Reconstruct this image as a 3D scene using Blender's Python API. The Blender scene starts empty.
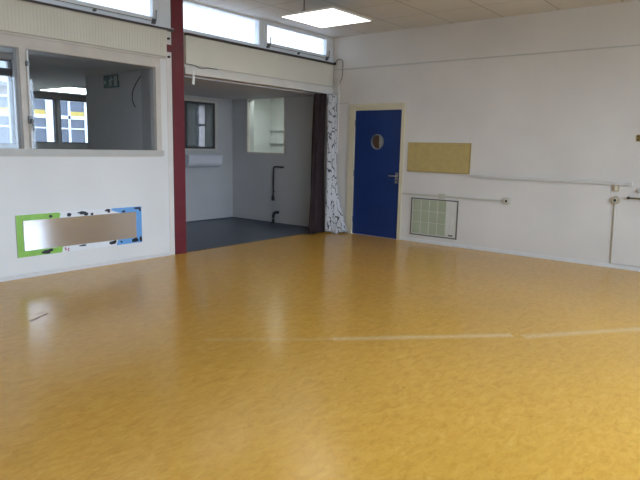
import bpy, bmesh, math, random
from mathutils import Vector, Matrix
random.seed(7)
S = bpy.context.scene
COL = S.collection
PI = math.pi

# ------------------------------------------------------------------ materials
def nt(name):
    m = bpy.data.materials.new(name); m.use_nodes = True
    t = m.node_tree; b = t.nodes['Principled BSDF']
    return m, t, b
def lin(c):
    return tuple((x/12.92 if x <= .04045 else ((x+.055)/1.055)**2.4) for x in [v/255 for v in c])
def mat(name, rgb, rough=.6, metal=0., var=0., scale=6., bump=0., bscale=60., spec=.5):
    """procedural surface: colour with a little noise variation and optional fine bump"""
    m, t, b = nt(name)
    c = lin(rgb)
    b.inputs['Roughness'].default_value = rough
    b.inputs['Metallic'].default_value = metal
    b.inputs['Specular IOR Level'].default_value = spec
    co = t.nodes.new('ShaderNodeTexCoord')
    n = t.nodes.new('ShaderNodeTexNoise'); n.inputs['Scale'].default_value = scale; n.inputs['Detail'].default_value = 5
    t.links.new(co.outputs['Object'], n.inputs['Vector'])
    r = t.nodes.new('ShaderNodeValToRGB')
    r.color_ramp.elements[0].position = .3; r.color_ramp.elements[1].position = .7
    r.color_ramp.elements[0].color = (*[x*(1-var) for x in c], 1)
    r.color_ramp.elements[1].color = (*[min(1, x*(1+var*.5)) for x in c], 1)
    t.links.new(n.outputs['Fac'], r.inputs['Fac']); t.links.new(r.outputs['Color'], b.inputs['Base Color'])
    if bump:
        n2 = t.nodes.new('ShaderNodeTexNoise'); n2.inputs['Scale'].default_value = bscale; n2.inputs['Detail'].default_value = 3
        t.links.new(co.outputs['Object'], n2.inputs['Vector'])
        bp = t.nodes.new('ShaderNodeBump'); bp.inputs['Strength'].default_value = bump; bp.inputs['Distance'].default_value = .01
        t.links.new(n2.outputs['Fac'], bp.inputs['Height']); t.links.new(bp.outputs['Normal'], b.inputs['Normal'])
    return m
def emit(name, rgb, strength):
    m, t, b = nt(name)
    b.inputs['Base Color'].default_value = (.8, .8, .8, 1)
    b.inputs['Emission Color'].default_value = (*rgb, 1); b.inputs['Emission Strength'].default_value = strength
    return m
def glass(name, tint=(.94, .97, .96), refl=.04):
    m = bpy.data.materials.new(name); m.use_nodes = True; t = m.node_tree; t.nodes.clear()
    o = t.nodes.new('ShaderNodeOutputMaterial'); mx = t.nodes.new('ShaderNodeMixShader')
    tr = t.nodes.new('ShaderNodeBsdfTransparent'); tr.inputs['Color'].default_value = (*tint, 1)
    gl = t.nodes.new('ShaderNodeBsdfGlossy'); gl.inputs['Roughness'].default_value = .02
    lw = t.nodes.new('ShaderNodeLayerWeight'); lw.inputs['Blend'].default_value = .5
    pw = t.nodes.new('ShaderNodeMath'); pw.operation = 'POWER'; pw.inputs[1].default_value = 5; t.links.new(lw.outputs['Facing'], pw.inputs[0])
    f = t.nodes.new('ShaderNodeMath'); f.operation = 'MULTIPLY_ADD'; f.inputs[1].default_value = 1-refl; f.inputs[2].default_value = refl; t.links.new(pw.outputs[0], f.inputs[0])
    t.links.new(f.outputs[0], mx.inputs[0]); t.links.new(tr.outputs[0], mx.inputs[1]); t.links.new(gl.outputs[0], mx.inputs[2])
    t.links.new(mx.outputs[0], o.inputs['Surface'])
    return m

M = {}
M['wall'] = mat('white painted wall', (222, 221, 219), .55, var=.05, scale=1.3, bump=.06, bscale=90)
M['wallB'] = mat('off white painted wall', (212, 206, 199), .6, var=.07, scale=1.1, bump=.06, bscale=90)
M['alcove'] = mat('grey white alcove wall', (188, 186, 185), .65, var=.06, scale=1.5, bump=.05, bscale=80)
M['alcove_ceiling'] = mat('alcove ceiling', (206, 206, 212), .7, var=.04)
M['porch'] = mat('grey lobby wall', (212, 209, 206), .7, var=.05)
M['lobby_shade'] = mat('shade toned lobby wall', (92, 92, 94), .7, var=.1)  # darkness of the unlit far lobby walls put into their colour
M['dark_frame'] = mat('dark grey window frame', (62, 62, 66), .5, var=.1)
M['cream'] = mat('cream fascia panel', (216, 212, 198), .5, var=.04, scale=2)
M['beam'] = mat('pale grey beam board', (216, 211, 204), .6, var=.08, scale=3)
M['ledge'] = mat('dark brown ledge', (66, 60, 58), .5, var=.15)
M['clere'] = mat('grey white window paint', (224, 228, 232), .45, var=.05)
M['frame'] = mat('beige grey window paint', (204, 196, 186), .5, var=.08)
M['sill'] = mat('grey sill paint', (186, 184, 178), .45, var=.05)
M['doorframe'] = mat('cream door frame paint', (206, 196, 168), .5, var=.06)
M['blue'] = mat('blue door paint', (20, 48, 104), .38, var=.15, scale=3)
M['red'] = mat('dark red steel paint', (104, 28, 40), .42, var=.15, scale=5)
M['metal'] = mat('brushed steel', (190, 190, 188), .3, 1., var=.1)
M['grey_metal'] = mat('grey metal', (120, 122, 124), .4, .8, var=.1)
M['brass'] = mat('aged brass', (150, 128, 62), .4, .6, var=.3, scale=40)
M['bronze'] = mat('dull brown metal', (112, 100, 72), .5, .5, var=.2)
M['dark'] = mat('dark grey plastic', (58, 56, 52), .5, var=.1)
M['pipe'] = mat('dark painted pipe', (52, 50, 50), .55, var=.2)
M['plastic'] = mat('cream plastic', (206, 200, 184), .45, var=.04)
M['beige_plastic'] = mat('yellowed beige plastic', (178, 164, 138), .5, var=.06)
M['trunk'] = mat('grey cream trunking', (188, 182, 166), .5, var=.05)
M['trunk2'] = mat('grey white trunking', (200, 196, 190), .5, var=.05)
M['wood'] = mat('brown wooden door', (120, 84, 56), .5, var=.2)
M['board'] = mat('khaki soft board', (180, 158, 100), .8, var=.08, scale=14, bump=.1, bscale=150)
M['board_edge'] = mat('board edge', (150, 128, 74), .8, var=.08)
M['grille_green'] = mat('grey green grille', (172, 178, 150), .6, var=.08)
M['grille_white'] = mat('grille white', (206, 202, 192), .55, var=.05)
M['grille_frame'] = mat('grille dark frame', (96, 94, 86), .5, var=.1)
M['white'] = mat('white enamel', (220, 222, 222), .3, var=.03)
M['lamp_white'] = mat('white lamp housing', (215, 215, 212), .4, var=.03)
M['skirt'] = mat('white skirting', (214, 212, 210), .5, var=.05)
M['black_print'] = mat('black print', (34, 32, 42), .5, var=.2)
M['green_print'] = mat('green print', (140, 192, 82), .4, var=.12, scale=9)
M['blue_print'] = mat('blue print', (108, 164, 222), .4, var=.12, scale=7)
M['white_print'] = mat('white print', (226, 228, 230), .4, var=.02)
M['magenta_print'] = mat('magenta print', (168, 60, 96), .5, var=.2)
M['sign_green'] = mat('exit sign green', (44, 104, 108), .45, var=.1)
M['sign_white'] = mat('exit sign white', (190, 205, 205), .45, var=.02)
M['brick'] = mat('facade grey brown', (118, 108, 100), .8, var=.25, scale=5)
M['facade_white'] = mat('facade white frames', (200, 204, 208), .5, var=.03)
M['yellow_panel'] = mat('facade yellow panel', (170, 146, 66), .6, var=.08)
M['facade_glass'] = mat('facade dark window', (64, 70, 84), .12, var=.5, scale=2.2)
M['roof'] = mat('roofing grey', (90, 90, 92), .85, var=.15)
M['paving'] = mat('paving grey', (170, 168, 162), .85, var=.15, scale=2)
M['tape'] = mat('white tape', (228, 228, 226), .6, var=.03)
M['lino_blue'] = mat('slate blue lino', (50, 60, 82), .34, var=.2, scale=7, bump=.02)
M['threshold'] = mat('threshold strip', (120, 96, 58), .4, .3, var=.1)
M['dark_curtain'] = mat('black curtain cloth', (58, 46, 48), .9, var=.25, scale=6, bump=.15, bscale=200, spec=.15)
M['glass'] = glass('window glass')
M['glass_grey'] = glass('grey tinted window glass', (.82, .84, .86), .045)
M['lamp'] = emit('ceiling lamp diffuser', (1., .97, .93), 2.6)
M['lamp_lobby'] = emit('lobby lamp diffuser', (.88, 1., .97), 10)

# mirror of the children's play panel
m, t, b = nt('acrylic mirror'); M['mirror'] = m
b.inputs['Base Color'].default_value = (.66, .66, .69, 1); b.inputs['Metallic'].default_value = .82; b.inputs['Roughness'].default_value = .09

# ceiling tiles: off-white boards with dark joints
m, t, b = nt('ceiling boards'); M['ceiling'] = m
co = t.nodes.new('ShaderNodeTexCoord'); sx = t.nodes.new('ShaderNodeSeparateXYZ'); t.links.new(co.outputs['Object'], sx.inputs[0])
def joint(axis, off, size, w):
    a = t.nodes.new('ShaderNodeMath'); a.operation = 'SUBTRACT'; a.inputs[1].default_value = off; t.links.new(sx.outputs[axis], a.inputs[0])
    p = t.nodes.new('ShaderNodeMath'); p.operation = 'PINGPONG'; p.inputs[1].default_value = size/2; t.links.new(a.outputs[0], p.inputs[0])
    l = t.nodes.new('ShaderNodeMath'); l.operation = 'LESS_THAN'; l.inputs[1].default_value = w; t.links.new(p.outputs[0], l.inputs[0])
    return l
j1 = joint('Y', -2.18, .75, .007); j2 = joint('X', -.75, .75, .005)
mx = t.nodes.new('ShaderNodeMath'); mx.operation = 'MAXIMUM'; t.links.new(j1.outputs[0], mx.inputs[0]); t.links.new(j2.outputs[0], mx.inputs[1])
n = t.nodes.new('ShaderNodeTexNoise'); n.inputs['Scale'].default_value = 2.; t.links.new(co.outputs['Object'], n.inputs['Vector'])
r = t.nodes.new('ShaderNodeValToRGB'); r.color_ramp.elements[0].color = (*lin((212, 208, 204)), 1); r.color_ramp.elements[1].color = (*lin((222, 219, 215)), 1)
t.links.new(n.outputs['Fac'], r.inputs['Fac'])
mc = t.nodes.new('ShaderNodeMixRGB'); mc.inputs[2].default_value = (*lin((170, 164, 156)), 1)
t.links.new(mx.outputs[0], mc.inputs[0]); t.links.new(r.outputs['Color'], mc.inputs[1]); t.links.new(mc.outputs[0], b.inputs['Base Color'])
b.inputs['Roughness'].default_value = .8

# yellow marbled linoleum with worn line, scuffs and specks
m, t, b = nt('yellow marbled linoleum'); M['lino'] = m
N = t.nodes; L = t.links
co = N.new('ShaderNodeTexCoord')
def mapping(rot, sc):
    mp = N.new('ShaderNodeMapping'); mp.inputs['Rotation'].default_value = (0, 0, rot); mp.inputs['Scale'].default_value = sc
    L.new(co.outputs['Object'], mp.inputs['Vector']); return mp
def noise(mp, sc, det=6, rough=.6, dist=0.):
    n = N.new('ShaderNodeTexNoise'); n.inputs['Scale'].default_value = sc; n.inputs['Detail'].default_value = det
    n.inputs['Roughness'].default_value = rough; n.inputs['Distortion'].default_value = dist
    L.new(mp.outputs[0], n.inputs['Vector']); return n
def math_(op, a, bb=None, c=None):
    n = N.new('ShaderNodeMath'); n.operation = op
    for i, v in enumerate((a, bb, c)):
        if v is None: continue
        if isinstance(v, (int, float)): n.inputs[i].default_value = v
        else: L.new(v, n.inputs[i])
    return n.outputs[0]
def ramp(src, stops):
    r = N.new('ShaderNodeValToRGB'); e = r.color_ramp.elements
    while len(e) < len(stops): e.new(.5)
    for el, (p, c) in zip(e, stops): el.position = p; el.color = (*c, 1)
    L.new(src, r.inputs['Fac']); return r.outputs['Color']
mpA = mapping(.45, (1.6, 3.4, 1)); n1 = noise(mpA, 6.2, 9, .72, .8)
base = ramp(n1.outputs['Fac'], [(.25, lin((186, 135, 50))), (.46, lin((206, 155, 61))), (.56, lin((211, 161, 68))), (.78, lin((221, 175, 84)))])
mpB = mapping(.3, (1, 2.2, 1)); n2 = noise(mpB, 13, 5, .7, .6)
fleck = ramp(n2.outputs['Fac'], [(.3, (.88, .86, .80)), (.5, (1, 1, 1)), (.72, (1.0, 1.0, 1.0))])
mul = N.new('ShaderNodeMixRGB'); mul.blend_type = 'MULTIPLY'; mul.inputs[0].default_value = 1
L.new(base, mul.inputs[1]); L.new(fleck, mul.inputs[2])
mpC = mapping(0, (1, 1, 1)); n3 = noise(mpC, .55, 3)
worn = ramp(n3.outputs['Fac'], [(.35, (.93, .93, .93)), (.65, (1.04, 1.04, 1.04))])
mul2 = N.new('ShaderNodeMixRGB'); mul2.blend_type = 'MULTIPLY'; mul2.inputs[0].default_value = 1
L.new(mul.outputs[0], mul2.inputs[1]); L.new(worn, mul2.inputs[2])
sxyz = N.new('ShaderNodeSeparateXYZ'); L.new(co.outputs['Object'], sxyz.inputs[0]); X = sxyz.outputs['X']; Y = sxyz.outputs['Y']
def seg(p, q, w, wob=.0, wsc=3.):
    """mask of a stroke from p to q, w wide"""
    dx, dy = q[0]-p[0], q[1]-p[1]; ln = math.hypot(dx, dy); dx /= ln; dy /= ln
    u = math_('ADD', math_('MULTIPLY', math_('SUBTRACT', X, p[0]), dx), math_('MULTIPLY', math_('SUBTRACT', Y, p[1]), dy))
    v = math_('SUBTRACT', math_('MULTIPLY', math_('SUBTRACT', X, p[0]), dy), math_('MULTIPLY', math_('SUBTRACT', Y, p[1]), dx))
    if wob:
        nn = noise(mpC, wsc, 2); v = math_('ADD', v, math_('MULTIPLY', math_('SUBTRACT', nn.outputs['Fac'], .5), wob))
    a = math_('MULTIPLY', math_('GREATER_THAN', u, 0), math_('LESS_THAN', u, ln))
    mr = N.new('ShaderNodeMapRange'); mr.interpolation_type = 'SMOOTHSTEP'
    mr.inputs[1].default_value = w*.05; mr.inputs[2].default_value = w*1.25; mr.inputs[3].default_value = 1; mr.inputs[4].default_value = 0
    L.new(math_('ABSOLUTE', v), mr.inputs[0])
    return math_('MULTIPLY', a, mr.outputs[0])
lineA = seg((-5.32, -2.95), (-4.62, -3.70), .045, .05)
lineA2 = seg((-4.66, -3.66), (-3.62, -4.66), .058, .03)
lineB = seg((-3.60, -4.74), (-2.2, -5.80), .062, .04)
nsc = noise(mpC, 26, 5, .8)
sc_mask = ramp(nsc.outputs['Fac'], [(.30, (.35, .35, .35)), (.56, (1, 1, 1))])
lm = math_('MAXIMUM', math_('MULTIPLY', lineA, .22), math_('MAXIMUM', math_('MULTIPLY', lineA2, .62), math_('MULTIPLY', lineB, .5)))
lm = math_('MULTIPLY', lm, sc_mask)
mixl = N.new('ShaderNodeMixRGB'); mixl.inputs[2].default_value = (*lin((226, 198, 150)), 1); L.new(lm, mixl.inputs[0]); L.new(mul2.outputs[0], mixl.inputs[1])
cr = math_('MAXIMUM', seg((-5.975, -1.575), (-5.87, -1.51), .016, .04, 14), math_('MAXIMUM', seg((-5.88, -1.51), (-5.77, -1.455), .016, .04, 16), seg((-5.85, -1.41), (-5.77, -1.39), .010, .03, 12)))
crm = N.new('ShaderNodeMixRGB'); crm.inputs[2].default_value = (*lin((78, 56, 28)), 1); L.new(math_('MULTIPLY', cr, .9), crm.inputs[0]); L.new(mixl.outputs[0], crm.inputs[1])
vo = N.new('ShaderNodeTexVoronoi'); vo.inputs['Scale'].default_value = 2.6; L.new(mpC.outputs[0], vo.inputs['Vector'])
sp = math_('MULTIPLY', math_('LESS_THAN', vo.outputs['Distance'], .022), .6)
spm = N.new('ShaderNodeMixRGB'); spm.inputs[2].default_value = (*lin((96, 68, 30)), 1); L.new(sp, spm.inputs[0]); L.new(crm.outputs[0], spm.inputs[1])
L.new(spm.outputs[0], b.inputs['Base Color'])
rr = N.new('ShaderNodeMapRange'); rr.inputs[3].default_value = .17; rr.inputs[4].default_value = .25; L.new(n2.outputs['Fac'], rr.inputs[0]); L.new(math_('MAXIMUM', rr.outputs[0], math_('MULTIPLY', cr, .85)), b.inputs['Roughness'])
b.inputs['Specular IOR Level'].default_value = .38
nb = noise(mpC, 1.6, 2); bp = N.new('ShaderNodeBump'); bp.inputs['Strength'].default_value = .04; bp.inputs['Distance'].default_value = .02
L.new(nb.outputs['Fac'], bp.inputs['Height']); L.new(bp.outputs['Normal'], b.inputs['Normal'])

# white curtain with black twigs
m, t, b = nt('white cloth with twig print'); M['print_curtain'] = m
N = t.nodes; L = t.links
co = N.new('ShaderNodeTexCoord')
mp = N.new('ShaderNodeMapping'); mp.inputs['Scale'].default_value = (1, 1, .8); L.new(co.outputs['UV'], mp.inputs['Vector'])
nz = N.new('ShaderNodeTexNoise'); nz.inputs['Scale'].default_value = 6; nz.inputs['Detail'].default_value = 2; L.new(mp.outputs[0], nz.inputs['Vector'])
mxv = N.new('ShaderNodeMixRGB'); mxv.inputs[0].default_value = .12; L.new(mp.outputs[0], mxv.inputs[1]); L.new(nz.outputs['Color'], mxv.inputs[2])
v1 = N.new('ShaderNodeTexVoronoi'); v1.feature = 'DISTANCE_TO_EDGE'; v1.inputs['Scale'].default_value = 6.0; L.new(mxv.outputs[0], v1.inputs['Vector'])
n4 = N.new('ShaderNodeTexNoise'); n4.inputs['Scale'].default_value = 6; L.new(mp.outputs[0], n4.inputs['Vector'])
v2 = N.new('ShaderNodeTexVoronoi'); v2.inputs['Scale'].default_value = 13; L.new(mxv.outputs[0], v2.inputs['Vector'])
def math2(op, a, bb):
    n = N.new('ShaderNodeMath'); n.operation = op
    for i, v in enumerate((a, bb)):
        if isinstance(v, (int, float)): n.inputs[i].default_value = v
        else: L.new(v, n.inputs[i])
    return n.outputs[0]
tw = math2('MULTIPLY', math2('LESS_THAN', v1.outputs['Distance'], .045), math2('GREATER_THAN', n4.outputs['Fac'], .44))
lf = math2('MULTIPLY', math2('LESS_THAN', v2.outputs['Distance'], .20), math2('GREATER_THAN', n4.outputs['Fac'], .51))
mk = math2('MAXIMUM', tw, lf)
mc = N.new('ShaderNodeMixRGB'); mc.inputs[1].default_value = (*lin((196, 194, 196)), 1); mc.inputs[2].default_value = (*lin((70, 68, 74)), 1)
L.new(mk, mc.inputs[0]); L.new(mc.outputs[0], b.inputs['Base Color']); b.inputs['Roughness'].default_value = .85

# ------------------------------------------------------------------ mesh helpers (world coordinates in, local out)
class MB:
    def __init__(s): s.bm = bmesh.new(); s.uv = None
    def box(s, x0, x1, y0, y1, z0, z1, bev=0.):
        r = bmesh.ops.create_cube(s.bm, size=1)
        bmesh.ops.scale(s.bm, vec=(abs(x1-x0), abs(y1-y0), abs(z1-z0)), verts=r['verts'])
        bmesh.ops.translate(s.bm, vec=((x0+x1)/2, (y0+y1)/2, (z0+z1)/2), verts=r['verts'])
        if bev:
            ed = list({e for v in r['verts'] for e in v.link_edges})
            bmesh.ops.bevel(s.bm, geom=ed, offset=bev, segments=2, affect='EDGES')
        return s
    def cyl(s, p, q, r, seg=20, r2=None):
        p, q = Vector(p), Vector(q); d = q-p
        g = bmesh.ops.create_cone(s.bm, cap_ends=True, segments=seg, radius1=r, radius2=r if r2 is None else r2, depth=d.length)
        mt = Matrix.Translation((p+q)/2) @ d.to_track_quat('Z', 'Y').to_matrix().to_4x4()
        bmesh.ops.transform(s.bm, matrix=mt, verts=g['verts']); return s
    def tube(s, pts, r, seg=10, smooth=True):
        pts = [Vector(p) for p in pts]; rings = []
        for i, p in enumerate(pts):
            d = (pts[min(i+1, len(pts)-1)]-pts[max(i-1, 0)]).normalized()
            qt = d.to_track_quat('Z', 'Y')
            rings.append([s.bm.verts.new(p + qt @ Vector((r*math.cos(a), r*math.sin(a), 0))) for a in [2*PI*k/seg for k in range(seg)]])
        for a, b_ in zip(rings, rings[1:]):
            for k in range(seg): s.bm.faces.new((a[k], a[(k+1) % seg], b_[(k+1) % seg], b_[k]))
        s.bm.faces.new(rings[0][::-1]); s.bm.faces.new(rings[-1]); return s
    def poly(s, pts, ext):
        """flat outline extruded by ext"""
        vs = [s.bm.verts.new(p) for p in pts]; f = s.bm.faces.new(vs)
        g = bmesh.ops.extrude_face_region(s.bm, geom=[f])
        bmesh.ops.translate(s.bm, vec=ext, verts=[v for v in g['geom'] if isinstance(v, bmesh.types.BMVert)]); return s
    def build(s, name, m, parent=None, kind=None, loc=None, smooth=False):
        bmesh.ops.recalc_face_normals(s.bm, faces=s.bm.faces)
        me = bpy.data.meshes.new(name)
        if parent: off = world(parent)
        elif loc is not None: off = Vector(loc)
        elif kind == 'structure': off = Vector((0, 0, 0))
        else:
            xs = [v.co for v in s.bm.verts]
            off = Vector(((min(v.x for v in xs)+max(v.x for v in xs))/2, (min(v.y for v in xs)+max(v.y for v in xs))/2, min(v.z for v in xs)))
        bmesh.ops.translate(s.bm, vec=-off, verts=s.bm.verts)
        s.bm.to_mesh(me); s.bm.free()
        if smooth:
            for p in me.polygons: p.use_smooth = True
        o = bpy.data.objects.new(name, me); COL.objects.link(o); me.materials.append(m)
        if parent: o.parent = parent
        else: o.location = off
        if kind: o['kind'] = kind
        return o
def world(o):
    v = Vector(o.location)
    while o.parent: o = o.parent; v += Vector(o.location)
    return v
def thing(name, loc, label, cat, group=None):
    o = bpy.data.objects.new(name, None); COL.objects.link(o); o.location = loc; o.empty_display_size = .1
    return tag(o, label, cat, group)
def tag(o, label, cat, group=None):
    o['label'] = label; o['category'] = cat
    if group: o['group'] = group
    return o
def struct_root(name, loc):
    o = bpy.data.objects.new(name, None); COL.objects.link(o); o.location = loc; o.empty_display_size = .1; o['kind'] = 'structure'; return o
def boxes(*bs):
    mb = MB()
    for q in bs: mb.box(*q)
    return mb
def struct(name, m, *bs): return boxes(*bs).build(name, m, kind='structure')
def smooth_pts(pts, n=6):
    """catmull-rom through points"""
    P = [Vector(p) for p in pts]; P = [P[0]]+P+[P[-1]]; out = []
    for i in range(1, len(P)-2):
        for k in range(n):
            u = k/n; a, b_, c, d = P[i-1], P[i], P[i+1], P[i+2]
            out.append(.5*((2*b_)+(-a+c)*u+(2*a-5*b_+4*c-d)*u*u+(-a+3*b_-3*c+d)*u**3))
    out.append(P[-2]); return out

XL, YF, H = -10.0, -7.7, 3.266      # left wall, window wall behind the viewer, ceiling height
D = 2.48                            # depth of the alcove

# ------------------------------------------------------------------ shell
struct('floor', M['lino'], (XL, 0, YF, 0, -.12, 0))
struct('floor_alcove', M['lino_blue'], (-3.0, 0, .02, D, -.12, .0), (-3.135, -3.0, .02, .2, -.12, 0))
struct('trim_threshold', M['threshold'], (-3.135, 0, 0, .02, -.12, .003))
struct('ceiling', M['ceiling'], (XL, .2, YF, .22, H, H+.15))
struct('wall_back', M['wall'], (XL, -3.41, 0, .2, -.12, 1.28), (-3.505, -3.41, 0, .2, 1.28, 2.50), (XL, -3.41, .0, .2, 2.50, 2.845))
# right-hand wall with door opening and store window
DY0, DY1 = -1.455, -.385            # door frame outside
struct('wall_right', M['wallB'], (0, .2, YF, DY0, -.12, H), (0, .2, DY0, DY1, 2.16, H), (0, .2, DY1, 0, -.12, H))
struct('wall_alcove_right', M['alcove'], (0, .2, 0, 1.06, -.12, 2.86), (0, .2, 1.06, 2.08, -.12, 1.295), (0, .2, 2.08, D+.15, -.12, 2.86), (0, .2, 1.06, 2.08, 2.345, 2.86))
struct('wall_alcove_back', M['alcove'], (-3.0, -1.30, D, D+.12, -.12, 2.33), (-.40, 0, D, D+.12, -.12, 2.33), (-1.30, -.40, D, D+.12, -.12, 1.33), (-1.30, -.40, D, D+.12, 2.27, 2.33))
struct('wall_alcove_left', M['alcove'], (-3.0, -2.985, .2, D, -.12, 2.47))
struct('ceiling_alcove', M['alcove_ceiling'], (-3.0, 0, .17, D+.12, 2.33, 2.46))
struct('wall_left', M['wall'], (XL-.2, XL, YF-.2, .2, -.12, H+.15))
# unseen wall behind the viewer: a long band of windows added as daylight source
struct('wall_front', M['wall'], (XL, .2, YF-.2, YF, -.12, .42), (XL, .2, YF-.2, YF, 2.95, H), (XL, -9.3, YF-.2, YF, .42, 2.95), (-1.25, .2, YF-.2, YF, .42, 2.95))
x = -9.3
for k in range(6):
    w = 8.05/6; x0 = x+k*w; x1 = x0+w
    r = struct_root('window_%d' % (10+k), ((x0+x1)/2, YF-.1, .42))
    boxes((x0, x0+.05, YF-.13, YF-.06, .42, 2.95), (x1-.05, x1, YF-.13, YF-.06, .42, 2.95), (x0+.05, x1-.05, YF-.13, YF-.06, .42, .49), (x0+.05, x1-.05, YF-.13, YF-.06, 2.88, 2.95)).build('window_frame', M['clere'], r)
    boxes((x0+.05, x1-.05, YF-.10, YF-.09, .49, 2.88)).build('pane', M['glass'], r)

# skirtings
struct('baseboard_right', M['skirt'], (-.012, 0, YF, DY0, 0, .048), (-.012, 0, DY1, -.005, 0, .048))
struct('baseboard_back', M['skirt'], (XL, -3.41, -.012, 0, 0, .045))
struct('baseboard_alcove', M['lino_blue'], (-.008, 0, .06, D, 0, .012), (-2.98, -.01, D-.008, D, 0, .012))
# joints between the wall boards
struct('trim_joint_upper', M['sill'], (-.012, 0, YF, -.02, 2.735, 2.75))
struct('trim_joint_door', M['sill'], (-.010, 0, -.36, -.02, 2.178, 2.192))
struct('trim_joint_alcove', M['alcove'], (-.014, 0, .06, D, 1.225, 1.237))

# ------------------------------------------------------------------ band above the windows
struct('trim_pier', M['beam'], (-3.41, -3.335, -.004, .2, 0, 2.845))
mb = MB().box(-9.95, -3.43, -.035, -.0, 2.515, 2.82)
xr = -9.93
while xr < -3.46:                                     # ribs of the profiled sheet
    mb.box(xr, xr+.018, -.0375, -.035, 2.517, 2.818); xr += .036
mb.build('trim_fascia_left', M['cream'], kind='structure')
struct('trim_fascia_left_top', M['frame'], (XL, -3.43, -.05, 0, 2.82, 2.828))
struct('trim_fascia_alcove', M['cream'], (-3.13, -.03, -.035, .0, 2.462, 2.82))
struct('trim_beam', M['beam'], (-3.135, -.0, 0., .17, 2.345, 2.86), (-3.135, -.01, -.02, 0, 2.345, 2.43))
struct('trim_ledge', M['ledge'], (XL, -3.33, -.062, 0, 2.828, 2.852), (-3.13, -.015, -.062, 0, 2.82, 2.845))
struct('trim_ledge_edge', M['clere'], (XL, -3.33, -.05, .0, 2.852, 2.862), (-3.13, -.015, -.05, .0, 2.845, 2.862))
br = thing('pier_bracket', (-3.38, -.03, 2.60), 'small dark red bracket joining white pier to red column under ceiling', 'bracket')
boxes((-3.43, -3.325, -.03, -.004, 2.58, 2.665)).build('plate', M['red'], br)
for zz in (2.74, 2.52): MB().cyl((-3.385, -.03, zz), (-3.385, -.0, zz), .014, 12).build('bolt', M['dark'], br)

# clerestory windows
def clerestory(n, x0, x1, sash, handle_x=None):
    r = struct_root('window_%d' % n, ((x0+x1)/2, .05, 2.862))
    z0, z1 = 2.862, H-.0
    boxes((x0, x0+.05, 0, .10, z0, z1), (x1-.05, x1, 0, .10, z0, z1), (x0+.05, x1-.05, 0, .10, z0, z0+.04), (x0+.05, x1-.05, 0, .10, z1-.03, z1)).build('window_frame', M['clere'], r)
    a0, a1, b0, b1 = x0+.05, x1-.05, z0+.04, z1-.03
    if sash:
        s_ = .055
        boxes((a0, a0+s_, -.012, .05, b0, b1), (a1-s_, a1, -.012, .05, b0, b1), (a0+s_, a1-s_, -.012, .05, b0, b0+s_), (a0+s_, a1-s_, -.012, .05, b1-.03, b1)).build('sash', M['clere'], r)
        a0 += s_; a1 -= s_; b0 += s_; b1 -= .03
        boxes((x0+.1, x1-.1, -.018, -.012, z0+.047, z0+.053)).build('opening_gap', M['dark'], r)
        MB().cyl(((x0+x1)/2, -.035, z0+.03), ((x0+x1)/2, -.0, z0+.03), .016, 12).build('catch', M['grey_metal'], r)
    boxes((a0, a1, .03, .036, b0, b1)).build('pane', M['glass'], r)
    for hx in (handle_x or []):
        hd = boxes((hx-.022, hx+.022, -.03, .0, z0+.015, z0+.075)).build('handle_base', M['grey_metal'], r)
        MB().tube([(hx, -.03, z0+.04), (hx+.005, -.055, z0+.05), (hx+.012, -.055, z0+.17)], .009, 8).build('handle', M['grey_metal'], r)
clerestory(2, -5.25, -3.50, True, [-3.60])
clerestory(3, -3.19, -1.72, False)
clerestory(4, -1.72, -.10, True, [-1.60, -.19])
clerestory(5, -6.95, -5.25, False)
clerestory(6, -8.7, -6.95, False)
struct('trim_clerestory_post', M['clere'], (-3.50, -3.335, .0, .15, 2.862, H), (-.10, 0, .0, .15, 2.862, H), (XL, -8.7, 0, .15, 2.862, H))

# ------------------------------------------------------------------ big interior window in the back wall
r = struct_root('window_1', (-6.7, .05, 1.28))
F = [(XL, -3.505, -.0, .12, 2.375, 2.50), (XL, -3.505, .0, .12, 1.28, 1.36), (-3.575, -3.505, 0, .12, 1.36, 2.375), (-5.222, -5.150, -.008, .12, 1.36, 2.375), (-7.3, -7.22, 0, .12, 1.36, 2.375), (-9.3, -9.22, 0, .12, 1.36, 2.375), (XL, XL+.05, 0, .12, 1.36, 2.375)]
boxes(*F).build('window_frame', M['frame'], r)
boxes((XL, -3.49, -.022, .0, 1.29, 1.362)).build('window_sill', M['sill'], r)
boxes((XL, -3.43, -.02, .0, 2.488, 2.512)).build('head_trim', M['frame'], r)
boxes((-5.15, -3.575, .055, .061, 1.36, 2.375)).build('pane', M['glass_grey'], r)
boxes((-7.22, -5.222, .055, .061, 1.36, 2.375)).build('pane', M['glass_grey'], r)
boxes((-9.22, -7.3, .055, .061, 1.36, 2.375)).build('pane', M['glass_grey'], r)
rod = MB().tube([(-5.150, -.028, 1.37), (-5.150, -.028, 2.36)], .010, 8).build('espagnolette_rod', M['clere'], r)
boxes((-5.165, -5.135, -.038, 0, 2.20, 2.25)).build('rod_guide', M['grey_metal'], r)
boxes((-5.17, -5.130, -.04, 0, 1.62, 1.70)).build('rod_guide', M['grey_metal'], r)
MB().tube([(-5.150, -.03, 1.66), (-5.150, -.07, 1.66), (-5.148, -.075, 1.55)], .011, 8).build('window_handle', M['grey_metal'], r)

# ------------------------------------------------------------------ red column
col = thing('steel_column', (-3.232, .09, 0), 'dark red steel column between the white window wall and the alcove', 'column')
x0, x1 = -3.332, -3.155
boxes((x0, x1, -.016, .0, 0, H), (x0, x1, .148, .164, 0, H)).build('flange', M['red'], col)
boxes((-3.238, -3.227, .0, .148, 0, H)).build('web', M['red'], col)

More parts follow.
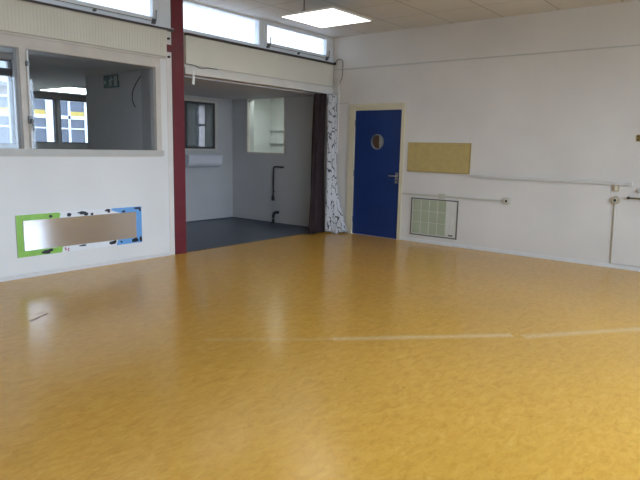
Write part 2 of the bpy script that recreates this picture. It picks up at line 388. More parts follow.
# ------------------------------------------------------------------ blue door
dr = struct_root('door_1', (0, -.95, 0))
boxes((-.022, .12, DY0, -1.40, 0, 2.162), (-.022, .12, -.50, DY1, 0, 2.162), (-.022, .12, -1.40, -.50, 2.115, 2.162), (.0, .12, -1.40, -.50, 2.06, 2.115)).build('door_frame', M['doorframe'], dr)
# leaf with a round opening
def leaf(y0, y1, z0, z1, cy, cz, rad, xa, xb):
    bm = bmesh.new(); n = 48
    ang = [2*PI*k/n for k in range(n)]
    def rim(a):
        c, s_ = math.cos(a), math.sin(a); ts = []
        if c > 1e-9: ts.append((y1-cy)/c)
        if c < -1e-9: ts.append((y0-cy)/c)
        if s_ > 1e-9: ts.append((z1-cz)/s_)
        if s_ < -1e-9: ts.append((z0-cz)/s_)
        t_ = min(ts); return (cy+c*t_, cz+s_*t_)
    for yy, zz in ((y0, z0), (y0, z1), (y1, z0), (y1, z1)): ang.append(math.atan2(zz-cz, yy-cy) % (2*PI))
    ang = sorted(set(ang)); n = len(ang)
    R = {}
    for tag_, xx in (('a', xa), ('b', xb)):
        R[tag_+'i'] = [bm.verts.new((xx, cy+rad*math.cos(a), cz+rad*math.sin(a))) for a in ang]
        R[tag_+'o'] = [bm.verts.new((xx, *rim(a))) for a in ang]
    for k in range(n):
        j = (k+1) % n
        bm.faces.new((R['ai'][k], R['ao'][k], R['ao'][j], R['ai'][j])); bm.faces.new((R['bi'][k], R['bi'][j], R['bo'][j], R['bo'][k]))
        bm.faces.new((R['ai'][k], R['ai'][j], R['bi'][j], R['bi'][k])); bm.faces.new((R['ao'][k], R['bo'][k], R['bo'][j], R['ao'][j]))
    mb = MB(); mb.bm.free(); mb.bm = bm; return mb
lf = leaf(-1.397, -.503, .003, 2.056, -.95, 1.553, .112, .004, .044).build('door_leaf', M['blue'], dr)
def ring(cx, cy, cz, r0, r1, xa, xb, n=40):
    bm = bmesh.new(); V = []
    for xx, rr_ in ((xa, r0), (xa, r1), (xb, r1), (xb, r0)):
        V.append([bm.verts.new((xx, cy+rr_*math.cos(2*PI*k/n), cz+rr_*math.sin(2*PI*k/n))) for k in range(n)])
    for q in range(4):
        for k in range(n): bm.faces.new((V[q][k], V[q][(k+1) % n], V[(q+1) % 4][(k+1) % n], V[(q+1) % 4][k]))
    mb = MB(); mb.bm.free(); mb.bm = bm; return mb
ring(0, -.95, 1.553, .106, .124, -.004, .010).build('porthole_ring', M['metal'], lf, smooth=False)
MB().cyl((.020, -.95, 1.553), (.026, -.95, 1.553), .112, 40).build('porthole_glass', M['glass'], lf)
hp = boxes((-.006, .004, -1.362, -1.318, .90, 1.07)).build('handle_plate', M['metal'], lf)
MB().tube(smooth_pts([(.0, -1.34, 1.018), (-.05, -1.34, 1.018), (-.058, -1.31, 1.018), (-.058, -1.225, 1.016)]), .0105, 10).build('door_handle', M['metal'], lf, smooth=True)
MB().cyl((-.010, -1.34, .945), (.0, -1.34, .945), .012, 14).build('keyhole', M['dark'], lf)
for zz in (.25, 1.03, 1.85): MB().cyl((-.004, -.497, zz-.05), (-.004, -.497, zz+.05), .009, 10).build('hinge', M['grey_metal'], dr)

# ------------------------------------------------------------------ lobby behind the door, lit by an added unseen light
struct('wall_store', M['wall'], (1.75, 1.85, -2.6, 3.1, -.12, 2.6), (.2, 1.85, -2.7, -2.6, -.12, 2.6), (.2, 1.85, 3.1, 3.2, -.12, 2.6))
struct('wall_store_divider', M['wall'], (.2, 1.75, .45, .55, -.12, 2.6))
dd = struct_root('door_2', (1.72, .31, 0))
boxes((1.70, 1.75, .15, .45, 0, 2.1)).build('door_leaf', M['wood'], dd)
struct('floor_store', M['lino_blue'], (.2, 1.75, -2.6, 3.1, -.12, -.0))
struct('ceiling_store', M['wall'], (.2, 1.85, -2.7, 3.2, 2.6, 2.7))

# ------------------------------------------------------------------ window of the alcove, looking into a pale store
r = struct_root('window_7', (0, 1.57, 1.295))
boxes((-.012, .06, 1.06, 1.095, 1.295, 2.345), (-.012, .06, 2.045, 2.08, 1.295, 2.345), (-.012, .06, 1.095, 2.045, 1.295, 1.325), (-.012, .06, 1.095, 2.045, 2.325, 2.345)).build('window_frame', M['frame'], r)
boxes((.03, .036, 1.095, 2.045, 1.325, 2.325)).build('pane', M['glass'], r)
sh = thing('wall_shelf', (1.7, 2.35, 1.38), 'lower pale shelf seen through the alcove side window', 'shelf', 'shelves behind the alcove window')
boxes((1.68, 1.75, .7, 3.08, 1.505, 1.528)).build('shelf_board', M['white'], sh)
sh2 = thing('wall_shelf', (1.7, 2.35, 1.67), 'upper pale shelf seen through the alcove side window', 'shelf', 'shelves behind the alcove window')
boxes((1.68, 1.75, .7, 3.08, 1.795, 1.818)).build('shelf_board', M['white'], sh2)
for s_, z0 in ((sh, 1.38), (sh2, 1.67)):
    for yy in (2.35,):
        boxes((1.70, 1.75, yy, yy+.025, z0, z0+.12)).build('shelf_bracket', M['white'], s_)

# ------------------------------------------------------------------ back window of the alcove + white unit
r = struct_root('window_8', (-.85, D, 1.33))
boxes((-.455, -.40, D-.012, D+.06, 1.33, 2.27), (-1.30, -1.24, D-.012, D+.06, 1.33, 2.27), (-1.24, -.455, D-.012, D+.06, 2.23, 2.27), (-1.24, -.455, D-.012, D+.06, 1.33, 1.37)).build('window_frame', M['frame'], r)
boxes((-.50, -.455, D+.0, D+.04, 1.37, 2.23), (-1.24, -1.12, D+.0, D+.04, 1.37, 2.23), (-1.12, -.50, D+0, D+.04, 2.19, 2.23), (-1.12, -.50, D, D+.04, 1.37, 1.41)).build('sash', M['dark_frame'], r)
boxes((-1.12, -.50, D+.02, D+.026, 1.41, 2.19)).build('pane', M['glass_grey'], r)
boxes((-1.32, -.34, D-.07, D-.012, 1.315, 1.335)).build('window_sill', M['alcove'], r)
u = thing('wall_unit', (-.78, D-.1, 1.05), 'white round-bottomed wall unit under the back window of the dim alcove', 'wall unit')
prof = [(D, 1.245), (D-.22, 1.245), (D-.235, 1.235)] + [(D-.235+.11*(1-math.cos(a)), 1.14-.11*math.sin(a)) for a in [k*PI/2/8 for k in range(9)]] + [(D, 1.03)]
MB().poly([(-1.28, y, z) for y, z in prof], (.80, 0, 0)).build('body', M['alcove_ceiling'], u)
boxes((-1.29, -.47, D-.245, D, 1.237, 1.252)).build('lid', M['alcove_ceiling'], u)

# ------------------------------------------------------------------ pipes in the alcove
p = thing('wall_pipe', (-.03, 1.31, .44), 'dark bent pipe hanging on the alcove side wall under its window', 'pipe')
MB().tube(smooth_pts([(.0, 1.10, 1.065), (-.03, 1.13, 1.065), (-.035, 1.28, 1.065), (-.035, 1.315, 1.04), (-.035, 1.32, .92), (-.035, 1.325, .47)], 5), .017, 10).build('tube', M['pipe'], p, smooth=True)
MB().cyl((-.035, 1.325, .43), (-.035, 1.325, .52), .029, 14).build('end_cap', M['pipe'], p)
MB().cyl((0, 1.32, .6), (-.045, 1.32, .6), .012, 10).build('pipe_clip', M['pipe'], p)
p = thing('drain_pipe', (-.035, 1.32, 0), 'short dark stub pipe rising from the alcove floor and bending into the side wall', 'pipe')
MB().tube(smooth_pts([(-.04, 1.31, .0), (-.04, 1.31, .13), (-.04, 1.29, .19), (-.035, 1.25, .21), (.0, 1.20, .215)], 5), .026, 12).build('tube', M['pipe'], p, smooth=True)
MB().cyl((-.04, 1.31, .0), (-.04, 1.31, .012), .045, 16).build('floor_collar', M['pipe'], p)

# ------------------------------------------------------------------ curtains
def curtain(path, zt, zb, nz, folds, amp, nu=90):
    """path(u, v) -> (x, y); v 0 top, 1 bottom"""
    mb = MB(); bm = mb.bm; uvl = bm.loops.layers.uv.new('UVMap'); G = []
    for i in range(nz+1):
        v = i/nz; row = []
        for k in range(nu+1):
            u_ = k/nu; e = 1e-3
            a = Vector(path(u_, v)); b_ = Vector(path(min(1, u_+e), v)); a0 = Vector(path(max(0, u_-e), v)); tdir = (b_-a0).normalized()
            nrm = Vector((tdir.y, -tdir.x)); am = amp(u_, v)
            ph = 2*PI*folds*u_ + .5*math.sin(3*v+u_*4)
            q = a + nrm*am*math.sin(ph) + tdir*am*.35*math.sin(2*ph)
            row.append(bm.verts.new((q.x, q.y, zt(u_)+(zb(u_)-zt(u_))*v)))
        G.append(row)
    for i in range(nz):
        for k in range(nu):
            f = bm.faces.new((G[i][k], G[i][k+1], G[i+1][k+1], G[i+1][k]))
            for lp, (uu, vv) in zip(f.loops, ((k, i), (k+1, i), (k+1, i+1), (k, i+1))): lp[uvl].uv = (uu/nu*1.5, (1-vv/nz)*2.35)
    return mb
def fin(o):
    s_ = o.modifiers.new('thickness', 'SOLIDIFY'); s_.thickness = .004; s_.offset = 0
    return o
def lerp(a, b_, t_): return a+(b_-a)*t_
def path_dark(u_, v):
    xa = lerp(-.52, -.72, v**.8); xb = lerp(-.24, -.33, v)
    return (lerp(xa, xb, u_), lerp(-.06, -.13, v)+.015*math.sin(9*u_+2*v))
dk = thing('curtain', (-.4, -.1, .02), 'dark plain curtain bunched at the right side of the alcove opening', 'curtain')
fin(curtain(path_dark, lambda u_: 2.328-.015*(1-u_), lambda u_: .015, 36, 5, lambda u_, v: .045-.012*v).build('drape', M['dark_curtain'], dk, smooth=True))
def path_white(u_, v):
    A = (lerp(-.29, -.37, v), lerp(-.115, -.19, v))
    k = max(0, (v-.55)/.45); k = k*k
    Bp = (-.045, lerp(-.115, -.16, v)-.31*k)
    bow = .03*math.sin(PI*u_)
    return (lerp(A[0], Bp[0], u_), lerp(A[1], Bp[1], u_)-bow)
wc = thing('curtain', (-.15, -.15, .02), 'white curtain with black twig print hanging beside the blue door frame', 'curtain')
fin(curtain(path_white, lambda u_: 2.318+.010*math.sin(14*u_), lambda u_: .02+.02*math.sin(9*u_+1), 44, 3.5, lambda u_, v: .03).build('drape', M['print_curtain'], wc, smooth=True))
rl = thing('curtain_rail', (-.3, -.07, 2.34), 'short white curtain rail under the beam above the two curtains', 'rail')
boxes((-.85, -.01, -.06, -.02, 2.335, 2.350)).build('rail', M['white'], rl)

# ------------------------------------------------------------------ wall things on the right wall
nb_ = thing('notice_board', (-.02, -2.065, 1.106), 'khaki yellow soft board on the wall right of the blue door', 'notice board')
MB().box(-.028, .002, -2.583, -1.545, 1.106, 1.552, .004).build('panel', M['board'], nb_)
boxes((-.031, -.027, -2.587, -1.541, 1.102, 1.112), (-.031, -.027, -2.587, -2.577, 1.112, 1.552)).build('edge_strip', M['board_edge'], nb_)
for yy in (-1.68, -2.42): MB().cyl((-.032, yy, 1.515), (-.027, yy, 1.515), .008, 10).build('screw', M['grey_metal'], nb_)

g = thing('vent_grille', (-.01, -2.04, .113), 'grey green ventilation grille with white strip low on the wall right of the blue door', 'grille')
boxes((-.014, 0, -2.436, -2.420, .113, .697), (-.014, 0, -1.654, -1.638, .113, .697), (-.014, 0, -2.420, -1.654, .113, .129), (-.014, 0, -2.420, -1.654, .681, .697)).build('frame', M['grille_frame'], g)
boxes((-.006, 0, -2.420, -1.654, .129, .681)).build('backing', M['grille_white'], g)
mb = MB(); yv = -2.236
while yv < -1.680: mb.box(-.0105, -.006, yv, yv+.0075, .148, .672); yv += .0115
mb.box(-.0075, -.006, -2.240, -1.672, .146, .674)
mb.build('louvre', M['grille_green'], g)
boxes(*[(-.0125, -.006, y-.006, y+.006, .14, .676) for y in (-1.815, -1.957, -2.10)]).build('divider', M['grille_white'], g)
boxes(*[(-.0120, -.006, -2.238, -1.674, z-.004, z+.004) for z in (.325, .50)]).build('divider', M['grille_white'], g)
boxes((-.010, -.006, -2.335, -2.325, .16, .66)).build('fold_line', M['grille_white'], g)
boxes((-.010, -.006, -2.37, -2.30, .150, .172)).build('catch', M['grille_frame'], g)

c = thing('cable_trunking', (-.01, -2.3, .74), 'thin cream trunking running above the vent grille to a socket', 'trunking')
MB().box(-.02, 0, -3.13, -1.456, .734, .762, .004).build('channel', M['trunk'], c)
MB().box(-.03, 0, -2.21, -2.105, .712, .788, .004).build('junction_box', M['trunk'], c)
def socket(y, z, label, box_m):
    s_ = thing('wall_socket', (-.02, y, z-.042), label, 'socket')
    MB().box(-.034, 0, y-.048, y+.048, z-.048, z+.048, .007).build('face_plate', M[box_m], s_)
    ring(0, y, z, .019, .030, -.040, -.030).build('socket_rim', M['plastic'], s_)
    MB().cyl((-.036, y, z), (-.0335, y, z), .019, 20).build('socket_well', M['dark'], s_)
    for d in (-.009, .009): MB().cyl((-.0375, y+d, z), (-.0355, y+d, z), .003, 8).build('contact_hole', M['black_print'], s_)
    return s_
socket(-3.17, .752, 'cream wall socket at the end of the thin trunking right of the vent grille', 'trunk')
c = thing('cable_trunking', (-.015, -3.67, 1.06), 'long grey white trunking running from the khaki board to the right edge', 'trunking')
MB().box(-.034, 0, -4.735, -2.60, 1.058, 1.099, .004).build('channel', M['trunk2'], c)
boxes((-.037, 0, -4.740, -4.70, 1.056, 1.101)).build('end_cap', M['trunk2'], c)
s_ = thing('light_switch', (-.015, -4.562, .985), 'tan switch box directly under the long upper trunking', 'switch')
MB().box(-.028, 0, -4.597, -4.527, .975, 1.060, .005).build('housing', M['beige_plastic'], s_)
MB().box(-.036, -.026, -4.580, -4.545, .990, 1.045, .004).build('rocker', M['plastic'], s_)
s_ = thing('wall_socket', (-.02, -4.563, .81), 'round beige wall socket below the tan switch box near the right edge', 'socket')
MB().cyl((0, -4.563, .865), (-.034, -4.563, .865), .052, 28, .046).build('face_plate', M['beige_plastic'], s_)
ring(0, -4.563, .865, .020, .029, -.040, -.033).build('socket_rim', M['plastic'], s_)
MB().cyl((-.0345, -4.563, .865), (-.035, -4.563, .865), .020, 20).build('socket_well', M['dark'], s_)
cd = thing('cable_conduit', (-.01, -4.57, .05), 'thin beige conduit dropping from the round beige socket to the skirting', 'conduit')
MB().tube(smooth_pts([(-.012, -4.563, .82), (-.012, -4.575, .5), (-.012, -4.585, .14), (-.012, -4.585, .058)], 4), .011, 8).build('riser', M['trunk'], cd)
struct('trim_skirting_top', M['sill'], (-.016, 0, -7.0, -4.598, .048, .062))

hd = thing('bar_handle', (-.03, -4.8, .9), 'short dull brown horizontal bar handle on the white wall at the right edge', 'rail')  # bar handle on the wall, its far end added out of view
MB().cyl((-.045, -4.705, .905), (-.045, -4.90, .905), .011, 14).build('bar', M['bronze'], hd)
MB().cyl((0, -4.715, .905), (-.056, -4.715, .905), .017, 14).build('post', M['dark'], hd)
MB().cyl((0, -4.89, .905), (-.05, -4.89, .905), .015, 14).build('post', M['dark'], hd)
kn = thing('coat_peg', (-.02, -4.82, .99), 'pale grey round peg on the white wall just above the short brown bar handle', 'peg')
MB().cyl((0, -4.83, 1.0), (-.012, -4.83, 1.0), .034, 20).build('rose', M['sill'], kn)
MB().cyl((-.012, -4.83, 1.0), (-.04, -4.83, 1.0), .020, 20, .024).build('grip', M['sill'], kn)
bc = thing('brass_latch', (-.01, -4.765, 1.6), 'small brass latch high on the white wall at the right edge', 'latch')
boxes((-.008, 0, -4.80, -4.728, 1.60, 1.68)).build('plate', M['brass'], bc)
MB().cyl((0, -4.746, 1.662), (-.014, -4.746, 1.662), .011, 12).build('rivet', M['dark'], bc)
MB().cyl((0, -4.746, 1.618), (-.014, -4.746, 1.618), .011, 12).build('rivet', M['dark'], bc)
boxes((-.022, -.006, -4.80, -4.765, 1.625, 1.655)).build('bolt', M['brass'], bc)

cb = thing('corner_cable', (-.01, -.15, 1.3), 'thin grey cable looping down the corner from the ledge end', 'cable')
MB().tube(smooth_pts([(-.03, -.065, 2.835), (-.012, -.09, 2.89), (-.010, -.13, 2.905), (-.010, -.19, 2.895), (-.010, -.215, 2.84), (-.010, -.21, 2.62), (-.010, -.16, 2.52), (-.010, -.14, 2.44)], 6), .0055, 8).build('cable_loop', M['grey_metal'], cb, smooth=True)
boxes((-.020, 0, -.155, -.125, 1.35, 2.50)).build('cable_cover', M['beam'], cb)
MB().box(-.035, 0, -.16, -.075, 2.47, 2.60, .004).build('junction_box', M['frame'], cb)
pc = thing('ledge_pipe', (-1.6, -.07, 2.85), 'thin dark pipe lying along the ledge under the high windows', 'pipe')
MB().cyl((-3.12, -.066, 2.838), (-.035, -.066, 2.838), .011, 12).build('tube', M['ledge'], pc)
MB().cyl((-.05, -.066, 2.838), (-.02, -.066, 2.838), .019, 12).build('end_cap', M['black_print'], pc)
lw = thing('hanging_wire', (-3.0, -.05, 2.45), 'loose thin dark wire sagging along the beam beside the red column', 'wire')
MB().tube(smooth_pts([(-3.13, -.04, 2.465), (-3.02, -.045, 2.462), (-2.90, -.045, 2.435), (-2.78, -.045, 2.452), (-2.60, -.04, 2.455)], 6), .005, 6).build('strand', M['dark'], lw, smooth=True)
tg = thing('hanging_tape', (-3.01, -.028, 2.25), 'small white strip of tape hanging from the beam right of the red column', 'tape')
MB().poly([(-3.02, -.028, 2.40), (-2.995, -.028, 2.40), (-2.985, -.03, 2.30), (-3.0, -.035, 2.215), (-3.04, -.035, 2.225), (-3.025, -.03, 2.30)], (0, .003, 0)).build('strip', M['tape'], tg)

# ------------------------------------------------------------------ play mirror with printed border, low on the back wall
pm = thing('play_mirror', (-4.6, -.01, .228), 'low wall mirror in a green, white and blue border printed with black animals', 'mirror')
px0, px1, pz0, pz1 = -5.352, -3.838, .226, .674
boxes((px0, px1, -.010, 0, pz0, pz1)).build('border_print', M['white_print'], pm)
bo = -.0112
def patch(name, m, pts, dy=.0): return MB().poly([(x, bo-dy, z) for x, z in pts], (0, .0018, 0)).build(name, m, pm)
patch('green_border', M['green_print'], [(px0, pz0), (-4.875, pz0), (-4.86, .285), (-4.90, .293), (-5.282, .293), (-5.282, .61), (-4.89, .61), (-4.87, pz1-.01), (-4.90, pz1), (px0, pz1)])
patch('blue_border', M['blue_print'], [(px1, pz0), (-4.20, pz0), (-4.17, .29), (-3.918, .29), (-3.918, .605), (-4.11, .605), (-4.26, .655), (-4.24, pz1), (px1, pz1)])
boxes((-5.284, -3.917, -.014, -.0100, .290, .612)).build('mirror_glass', M['mirror'], pm)
boxes((-5.288, -5.280, -.0155, -.010, .286, .616), (px0-.004, px0, -.012, 0, pz0, pz1)).build('edge_line', M['grille_green'], pm)
def blob(cx, cz, w, h, seed, m='black_print', n=16):
    rnd = random.Random(seed); pts = []
    for k in range(n):
        a = 2*PI*k/n; rr_ = .75+.45*rnd.random(); pts.append((cx+w/2*rr_*math.cos(a), cz+h/2*rr_*math.sin(a)))
    return patch('animal_print', M[m], pts, .0018)
for i, (cx, cz, w, h) in enumerate([(-4.775, .640, .05, .045), (-4.62, .650, .07, .04), (-4.575, .635, .05, .05), (-4.50, .628, .04, .03), (-4.66, .652, .03, .02), (-4.30, .655, .07, .03), (-4.285, .636, .035, .02), (-4.09, .627, .06, .03), (-3.895, .655, .10, .03), (-3.86, .635, .03, .05), (-4.985, .638, .04, .03),
                                     (-5.05, .252, .11, .045), (-5.0, .268, .05, .04), (-4.63, .275, .10, .022), (-4.25, .262, .09, .045), (-4.215, .272, .04, .04), (-4.13, .260, .03, .025), (-3.945, .258, .10, .045), (-3.93, .278, .05, .035), (-3.86, .27, .035, .06), (-3.855, .255, .03, .05)]):
    blob(cx, cz, w, h, i)
for i, (cx, cz) in enumerate([(-4.83, .25), (-4.80, .258), (-4.80, .238), (-4.835, .268)]): blob(cx, cz, .022, .018, 40+i, 'magenta_print', 8)

# ------------------------------------------------------------------ suspended lamp panels
def lamp(x0, y0, label, group=None):
    s_ = .80; z = 3.0
    l_ = thing('lamp_panel', (x0+s_/2, y0+s_/2, z), label, 'ceiling light', group)
    boxes((x0, x0+.008, y0, y0+s_, z, z+.022), (x0+s_-.008, x0+s_, y0, y0+s_, z, z+.022), (x0+.008, x0+s_-.008, y0, y0+.008, z, z+.022), (x0+.008, x0+s_-.008, y0+s_-.008, y0+s_, z, z+.022), (x0+.008, x0+s_-.008, y0+.008, y0+s_-.008, z+.014, z+.022)).build('housing', M['lamp_white'], l_)
    boxes((x0+.008, x0+s_-.008, y0+.008, y0+s_-.008, z+.001, z+.010)).build('diffuser', M['lamp'], l_)
    MB().cyl((x0+.03, y0+s_*.56, z+.022), (x0+.03, y0+s_*.56, H), .006, 8).build('suspension_rod', M['dark'], l_)
    boxes((x0+.01, x0+.06, y0+s_*.56-.025, y0+s_*.56+.025, z+.022, z+.035)).build('mount', M['grey_metal'], l_)
    return l_
lamp(-2.62, -1.995, 'lit square lamp panel hanging below the ceiling near the high windows')

# ------------------------------------------------------------------ lobby beyond the interior window
def slab(name, m, pts, z0, z1): return MB().poly([(x, y, z0) for x, y in pts], (0, 0, z1-z0)).build(name, m, kind='structure')
LP = [(XL, .2), (-3.0, .2), (-3.0, D+.12), (.2, D+.12), (.2, 6.4), (-2.26, 6.4), (-4.60, 1.4), (XL, 1.4)]
slab('floor_lobby', M['lino_blue'], LP, -.12, 0)
slab('ceiling_lobby', M['porch'], LP, 2.47, 2.62)
struct('wall_lobby_facing', M['porch'], (-3.012, -3.0, .2, D+.13, 0, 2.47), (-3.0, .1, D+.12, D+.13, 0, 1.3), (-3.0, -1.32, D+.12, D+.13, 1.3, 2.47), (-.38, .1, D+.12, D+.13, 1.3, 2.47))
struct('trim_lobby_post', M['sill'], (-3.03, -3.012, .88, 1.10, 0, 2.47))
# far lobby wall with two windows, near lobby wall with one
struct('wall_lobby_back', M['lobby_shade'], (-2.30, .1, 6.2, 6.4, -.12, 1.40), (-2.30, .1, 6.2, 6.4, 2.36, 2.47), (-2.30, -2.15, 6.2, 6.4, 1.40, 2.36), (-1.63, -1.57, 6.2, 6.4, 1.40, 2.36), (-.2, .1, 6.2, 6.4, 1.40, 2.36))
struct('wall_lobby_left', M['porch'], (XL, -4.60, 1.2, 1.4, -.12, 1.40), (XL, -4.60, 1.2, 1.4, 2.40, 2.47), (XL, -6.4, 1.2, 1.4, 1.40, 2.40), (-4.745, -4.60, 1.2, 1.4, 1.40, 2.40))
slab('wall_lobby_side', M['porch'], [(-4.60, 1.25), (-4.60, 1.4), (-2.30, 6.4), (-2.25, 6.4), (-2.25, 6.28), (-4.53, 1.36), (-4.55, 1.25)], -.12, 2.47)
struct('wall_lobby_right', M['lobby_shade'], (.1, .2, D+.12, 3.40, -.12, 2.47), (.1, .2, 3.74, 6.4, -.12, 2.47), (.1, .2, 3.40, 3.74, -.12, 1.36), (.1, .2, 3.40, 3.74, 2.30, 2.47))
r = struct_root('window_18', (.15, 3.57, 1.36))
boxes((.1, .18, 3.40, 3.43, 1.36, 2.30), (.1, .18, 3.71, 3.74, 1.36, 2.30), (.1, .18, 3.43, 3.71, 1.36, 1.40), (.1, .18, 3.43, 3.71, 2.26, 2.30), (.1, .18, 3.43, 3.71, 1.83, 1.88)).build('window_frame', M['dark_frame'], r)
boxes((.14, .146, 3.43, 3.71, 1.40, 2.26)).build('pane', M['glass_grey'], r)
def dwin(n, x0, x1, z0, z1, y, transom=None, s_=.035):
    r = struct_root('window_%d' % n, ((x0+x1)/2, y, z0))
    bs = [(x0, x0+s_, y, y+.08, z0, z1), (x1-s_, x1, y, y+.08, z0, z1), (x0+s_, x1-s_, y, y+.08, z0, z0+s_), (x0+s_, x1-s_, y, y+.08, z1-s_, z1)]
    if transom: bs.append((x0+s_, x1-s_, y, y+.08, transom[0], transom[1]))
    boxes(*bs).build('window_frame', M['dark_frame'], r)
    boxes((x0+s_, x1-s_, y+.04, y+.046, z0+s_, z1-s_)).build('pane', M['glass'], r)
dwin(16, -2.15, -1.63, 1.40, 2.36, 6.24)
dwin(17, -1.57, -.2, 1.40, 2.36, 6.24)
dwin(9, -6.4, -4.745, 1.40, 2.40, 1.24, (2.215, 2.30), .012)
ll = thing('ceiling_lamp', (-1.85, 4.95, 2.45), 'lit white ceiling lamp seen through the left interior window', 'ceiling light')
boxes((-2.33, -1.35, 4.37, 5.53, 2.445, 2.47)).build('housing', M['lamp_white'], ll)
boxes((-2.31, -1.37, 4.39, 5.51, 2.440, 2.445)).build('diffuser', M['lamp_lobby'], ll)
es = thing('exit_sign', (-3.05, 1.85, 2.24), 'dim green exit sign seen through the left interior window', 'exit sign')
xs = -3.032
MB().box(xs, -3.012, 1.665, 2.065, 2.262, 2.448, .004).build('sign_box', M['sign_green'], es)
def ep(name, pts): MB().poly([(xs-.0015, y, z) for y, z in pts], (.003, 0, 0)).build(name, M['sign_white'], es)
ep('arrow', [(1.99, 2.345), (2.03, 2.385), (2.03, 2.362), (2.045, 2.362), (2.045, 2.328), (2.03, 2.328), (2.03, 2.305)][::1])
ep('door_symbol', [(1.70, 2.28), (1.78, 2.28), (1.78, 2.43), (1.70, 2.43)])
ep('running_figure', [(1.93, 2.285), (1.90, 2.28), (1.885, 2.325), (1.865, 2.315), (1.855, 2.28), (1.835, 2.285), (1.85, 2.34), (1.835, 2.38), (1.805, 2.36), (1.80, 2.375), (1.845, 2.405), (1.88, 2.395), (1.905, 2.37), (1.92, 2.375), (1.925, 2.36), (1.90, 2.35), (1.895, 2.34), (1.91, 2.31)])
MB().cyl((xs-.002, 1.862, 2.422), (xs+.001, 1.862, 2.422), .014, 14).build('figure_head', M['sign_white'], es)
boxes((-3.037, -3.012, 1.640, 1.655, 2.36, 2.468)).build('bracket', M['sign_white'], es)
lc = thing('hanging_cable', (-2.97, 1.3, 1.95), 'thin dark cable drooping on the lobby wall right of the exit sign', 'cable')
MB().tube(smooth_pts([(-3.019, 1.10, 2.40), (-3.019, 1.20, 2.33), (-3.019, 1.32, 2.20), (-3.019, 1.34, 2.06), (-3.019, 1.27, 1.96)], 6), .007, 6).build('strand', M['dark'], lc, smooth=True)

# ------------------------------------------------------------------ outside
struct('ground', M['paving'], (-60, 60, -60, YF-.2, -.2, -.13), (-60, 60, 6.4, 60, -.2, -.13), (-60, XL-.2, YF-.2, 6.4, -.2, -.13), (1.85, 60, YF-.2, 6.4, -.2, -.13))
fc = thing('school_building', (3, 16.2, -.13), 'low building across the yard with white window frames and yellow panels', 'building')
boxes((-8, 16, 16.08, 20, -.13, 3.35)).build('wall', M['brick'], fc)
boxes((-8.3, 16.3, 15.8, 20.3, 3.35, 3.5)).build('roof', M['roof'], fc)
bays = [-5.5, -3.9, -2.3, -.75, .55, 1.70, 3.20, 4.62, 6.1, 7.6]
for a, b_ in zip(bays, bays[1:]):
    w = .07
    wide = .20 if abs(b_-3.2) < .01 else .06
    fr = boxes((a, a+w, 16.0, 16.08, .5, 3.05), (b_-wide, b_, 16.0, 16.08, .5, 3.05), (a+w, b_-wide, 16.0, 16.08, 2.32, 2.45), (a+w, b_-wide, 16.0, 16.08, .5, .6), (a+w, b_-wide, 16.02, 16.08, 1.93, 1.98), (a+w, b_-wide, 16.0, 16.08, 3.0, 3.05), ((a+b_)/2-.03, (a+b_)/2+.06, 16.0, 16.08, .6, 3.0)).build('window', M['facade_white'], fc)
    boxes((a+w, b_-wide, 16.05, 16.078, .6, 3.0)).build('pane', M['facade_glass'], fr)
    boxes(((a+b_)/2+.06, b_-wide, 16.03, 16.06, 2.45, 2.62)).build('yellow_panel', M['yellow_panel'], fr)
    if b_ == 1.70 or b_ == -.75: boxes((a+w, (a+b_)/2-.03, 16.02, 16.06, .6, 2.15)).build('yellow_panel', M['yellow_panel'], fr)

# ------------------------------------------------------------------ light
W = bpy.data.worlds.new('sky'); S.world = W; W.use_nodes = True
t = W.node_tree; bg = t.nodes['Background']
co = t.nodes.new('ShaderNodeTexCoord'); sp_ = t.nodes.new('ShaderNodeSeparateXYZ'); t.links.new(co.outputs['Generated'], sp_.inputs[0])
rp = t.nodes.new('ShaderNodeMapRange'); rp.inputs[1].default_value = -1; rp.inputs[2].default_value = 1; rp.inputs[3].default_value = 8.2; rp.inputs[4].default_value = 1.1
t.links.new(sp_.outputs['Y'], rp.inputs[0]); t.links.new(rp.outputs[0], bg.inputs['Strength'])
bg.inputs['Color'].default_value = (.68, .79, 1, 1)

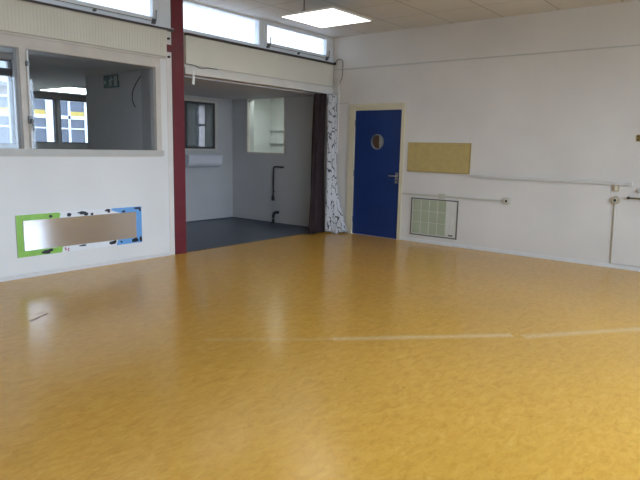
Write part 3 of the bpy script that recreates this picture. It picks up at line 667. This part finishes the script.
def portal(name, loc, rot, sx_, sy_):
    l_ = bpy.data.lights.new(name, 'AREA'); l_.shape = 'RECTANGLE'; l_.size = sx_; l_.size_y = sy_; l_.cycles.is_portal = True
    o = bpy.data.objects.new(name, l_); COL.objects.link(o); o.location = loc; o.rotation_euler = rot
portal('daylight_portal', (-5.275, YF-.15, 1.685), (PI/2, 0, 0), 8.05, 2.53)
portal('daylight_portal', (-4.4, .16, 3.06), (-PI/2, 0, 0), 8.6, .36)
portal('daylight_portal', (-1.2, 6.38, 1.88), (-PI/2, 0, 0), 1.95, .96)
def arealamp(name, loc, size, power, color):
    l_ = bpy.data.lights.new(name, 'AREA'); l_.shape = 'SQUARE'; l_.size = size; l_.energy = power; l_.color = color
    o = bpy.data.objects.new(name, l_); COL.objects.link(o); o.location = loc
arealamp('store_fill', (.6, 1.9, 2.58), .5, 14, (.92, 1, .95))  # unseen light added to brighten the view through the alcove side window
arealamp('corridor_fill', (.95, -1.0, 2.58), .4, 5, (1, .95, .85))  # added light, out of sight, brightens what shows through the porthole

# ------------------------------------------------------------------ camera
cx, cy, ch, yaw, pit, rol, f = -8.075, -6.2256, 1.4438, .6719, .158, .022, 581.39
cd_ = bpy.data.cameras.new('camera'); cam = bpy.data.objects.new('camera', cd_); COL.objects.link(cam)
Fv = Vector((math.cos(yaw)*math.cos(pit), math.sin(yaw)*math.cos(pit), -math.sin(pit)))
Rv = Vector((math.sin(yaw), -math.cos(yaw), 0)); Uv = Rv.cross(Fv)
R2 = math.cos(rol)*Rv+math.sin(rol)*Uv; U2 = -math.sin(rol)*Rv+math.cos(rol)*Uv
mm = Matrix((R2, U2, -Fv)).transposed().to_4x4(); mm.translation = (cx, cy, ch); cam.matrix_world = mm
cd_.sensor_fit = 'HORIZONTAL'; cd_.sensor_width = 36; cd_.lens = f*36/640; cd_.clip_start = .05
S.camera = cam
S.view_settings.view_transform = 'Standard'; S.view_settings.look = 'None'; S.view_settings.gamma = 1; S.view_settings.use_curve_mapping = False
S.view_settings.exposure = 0.47
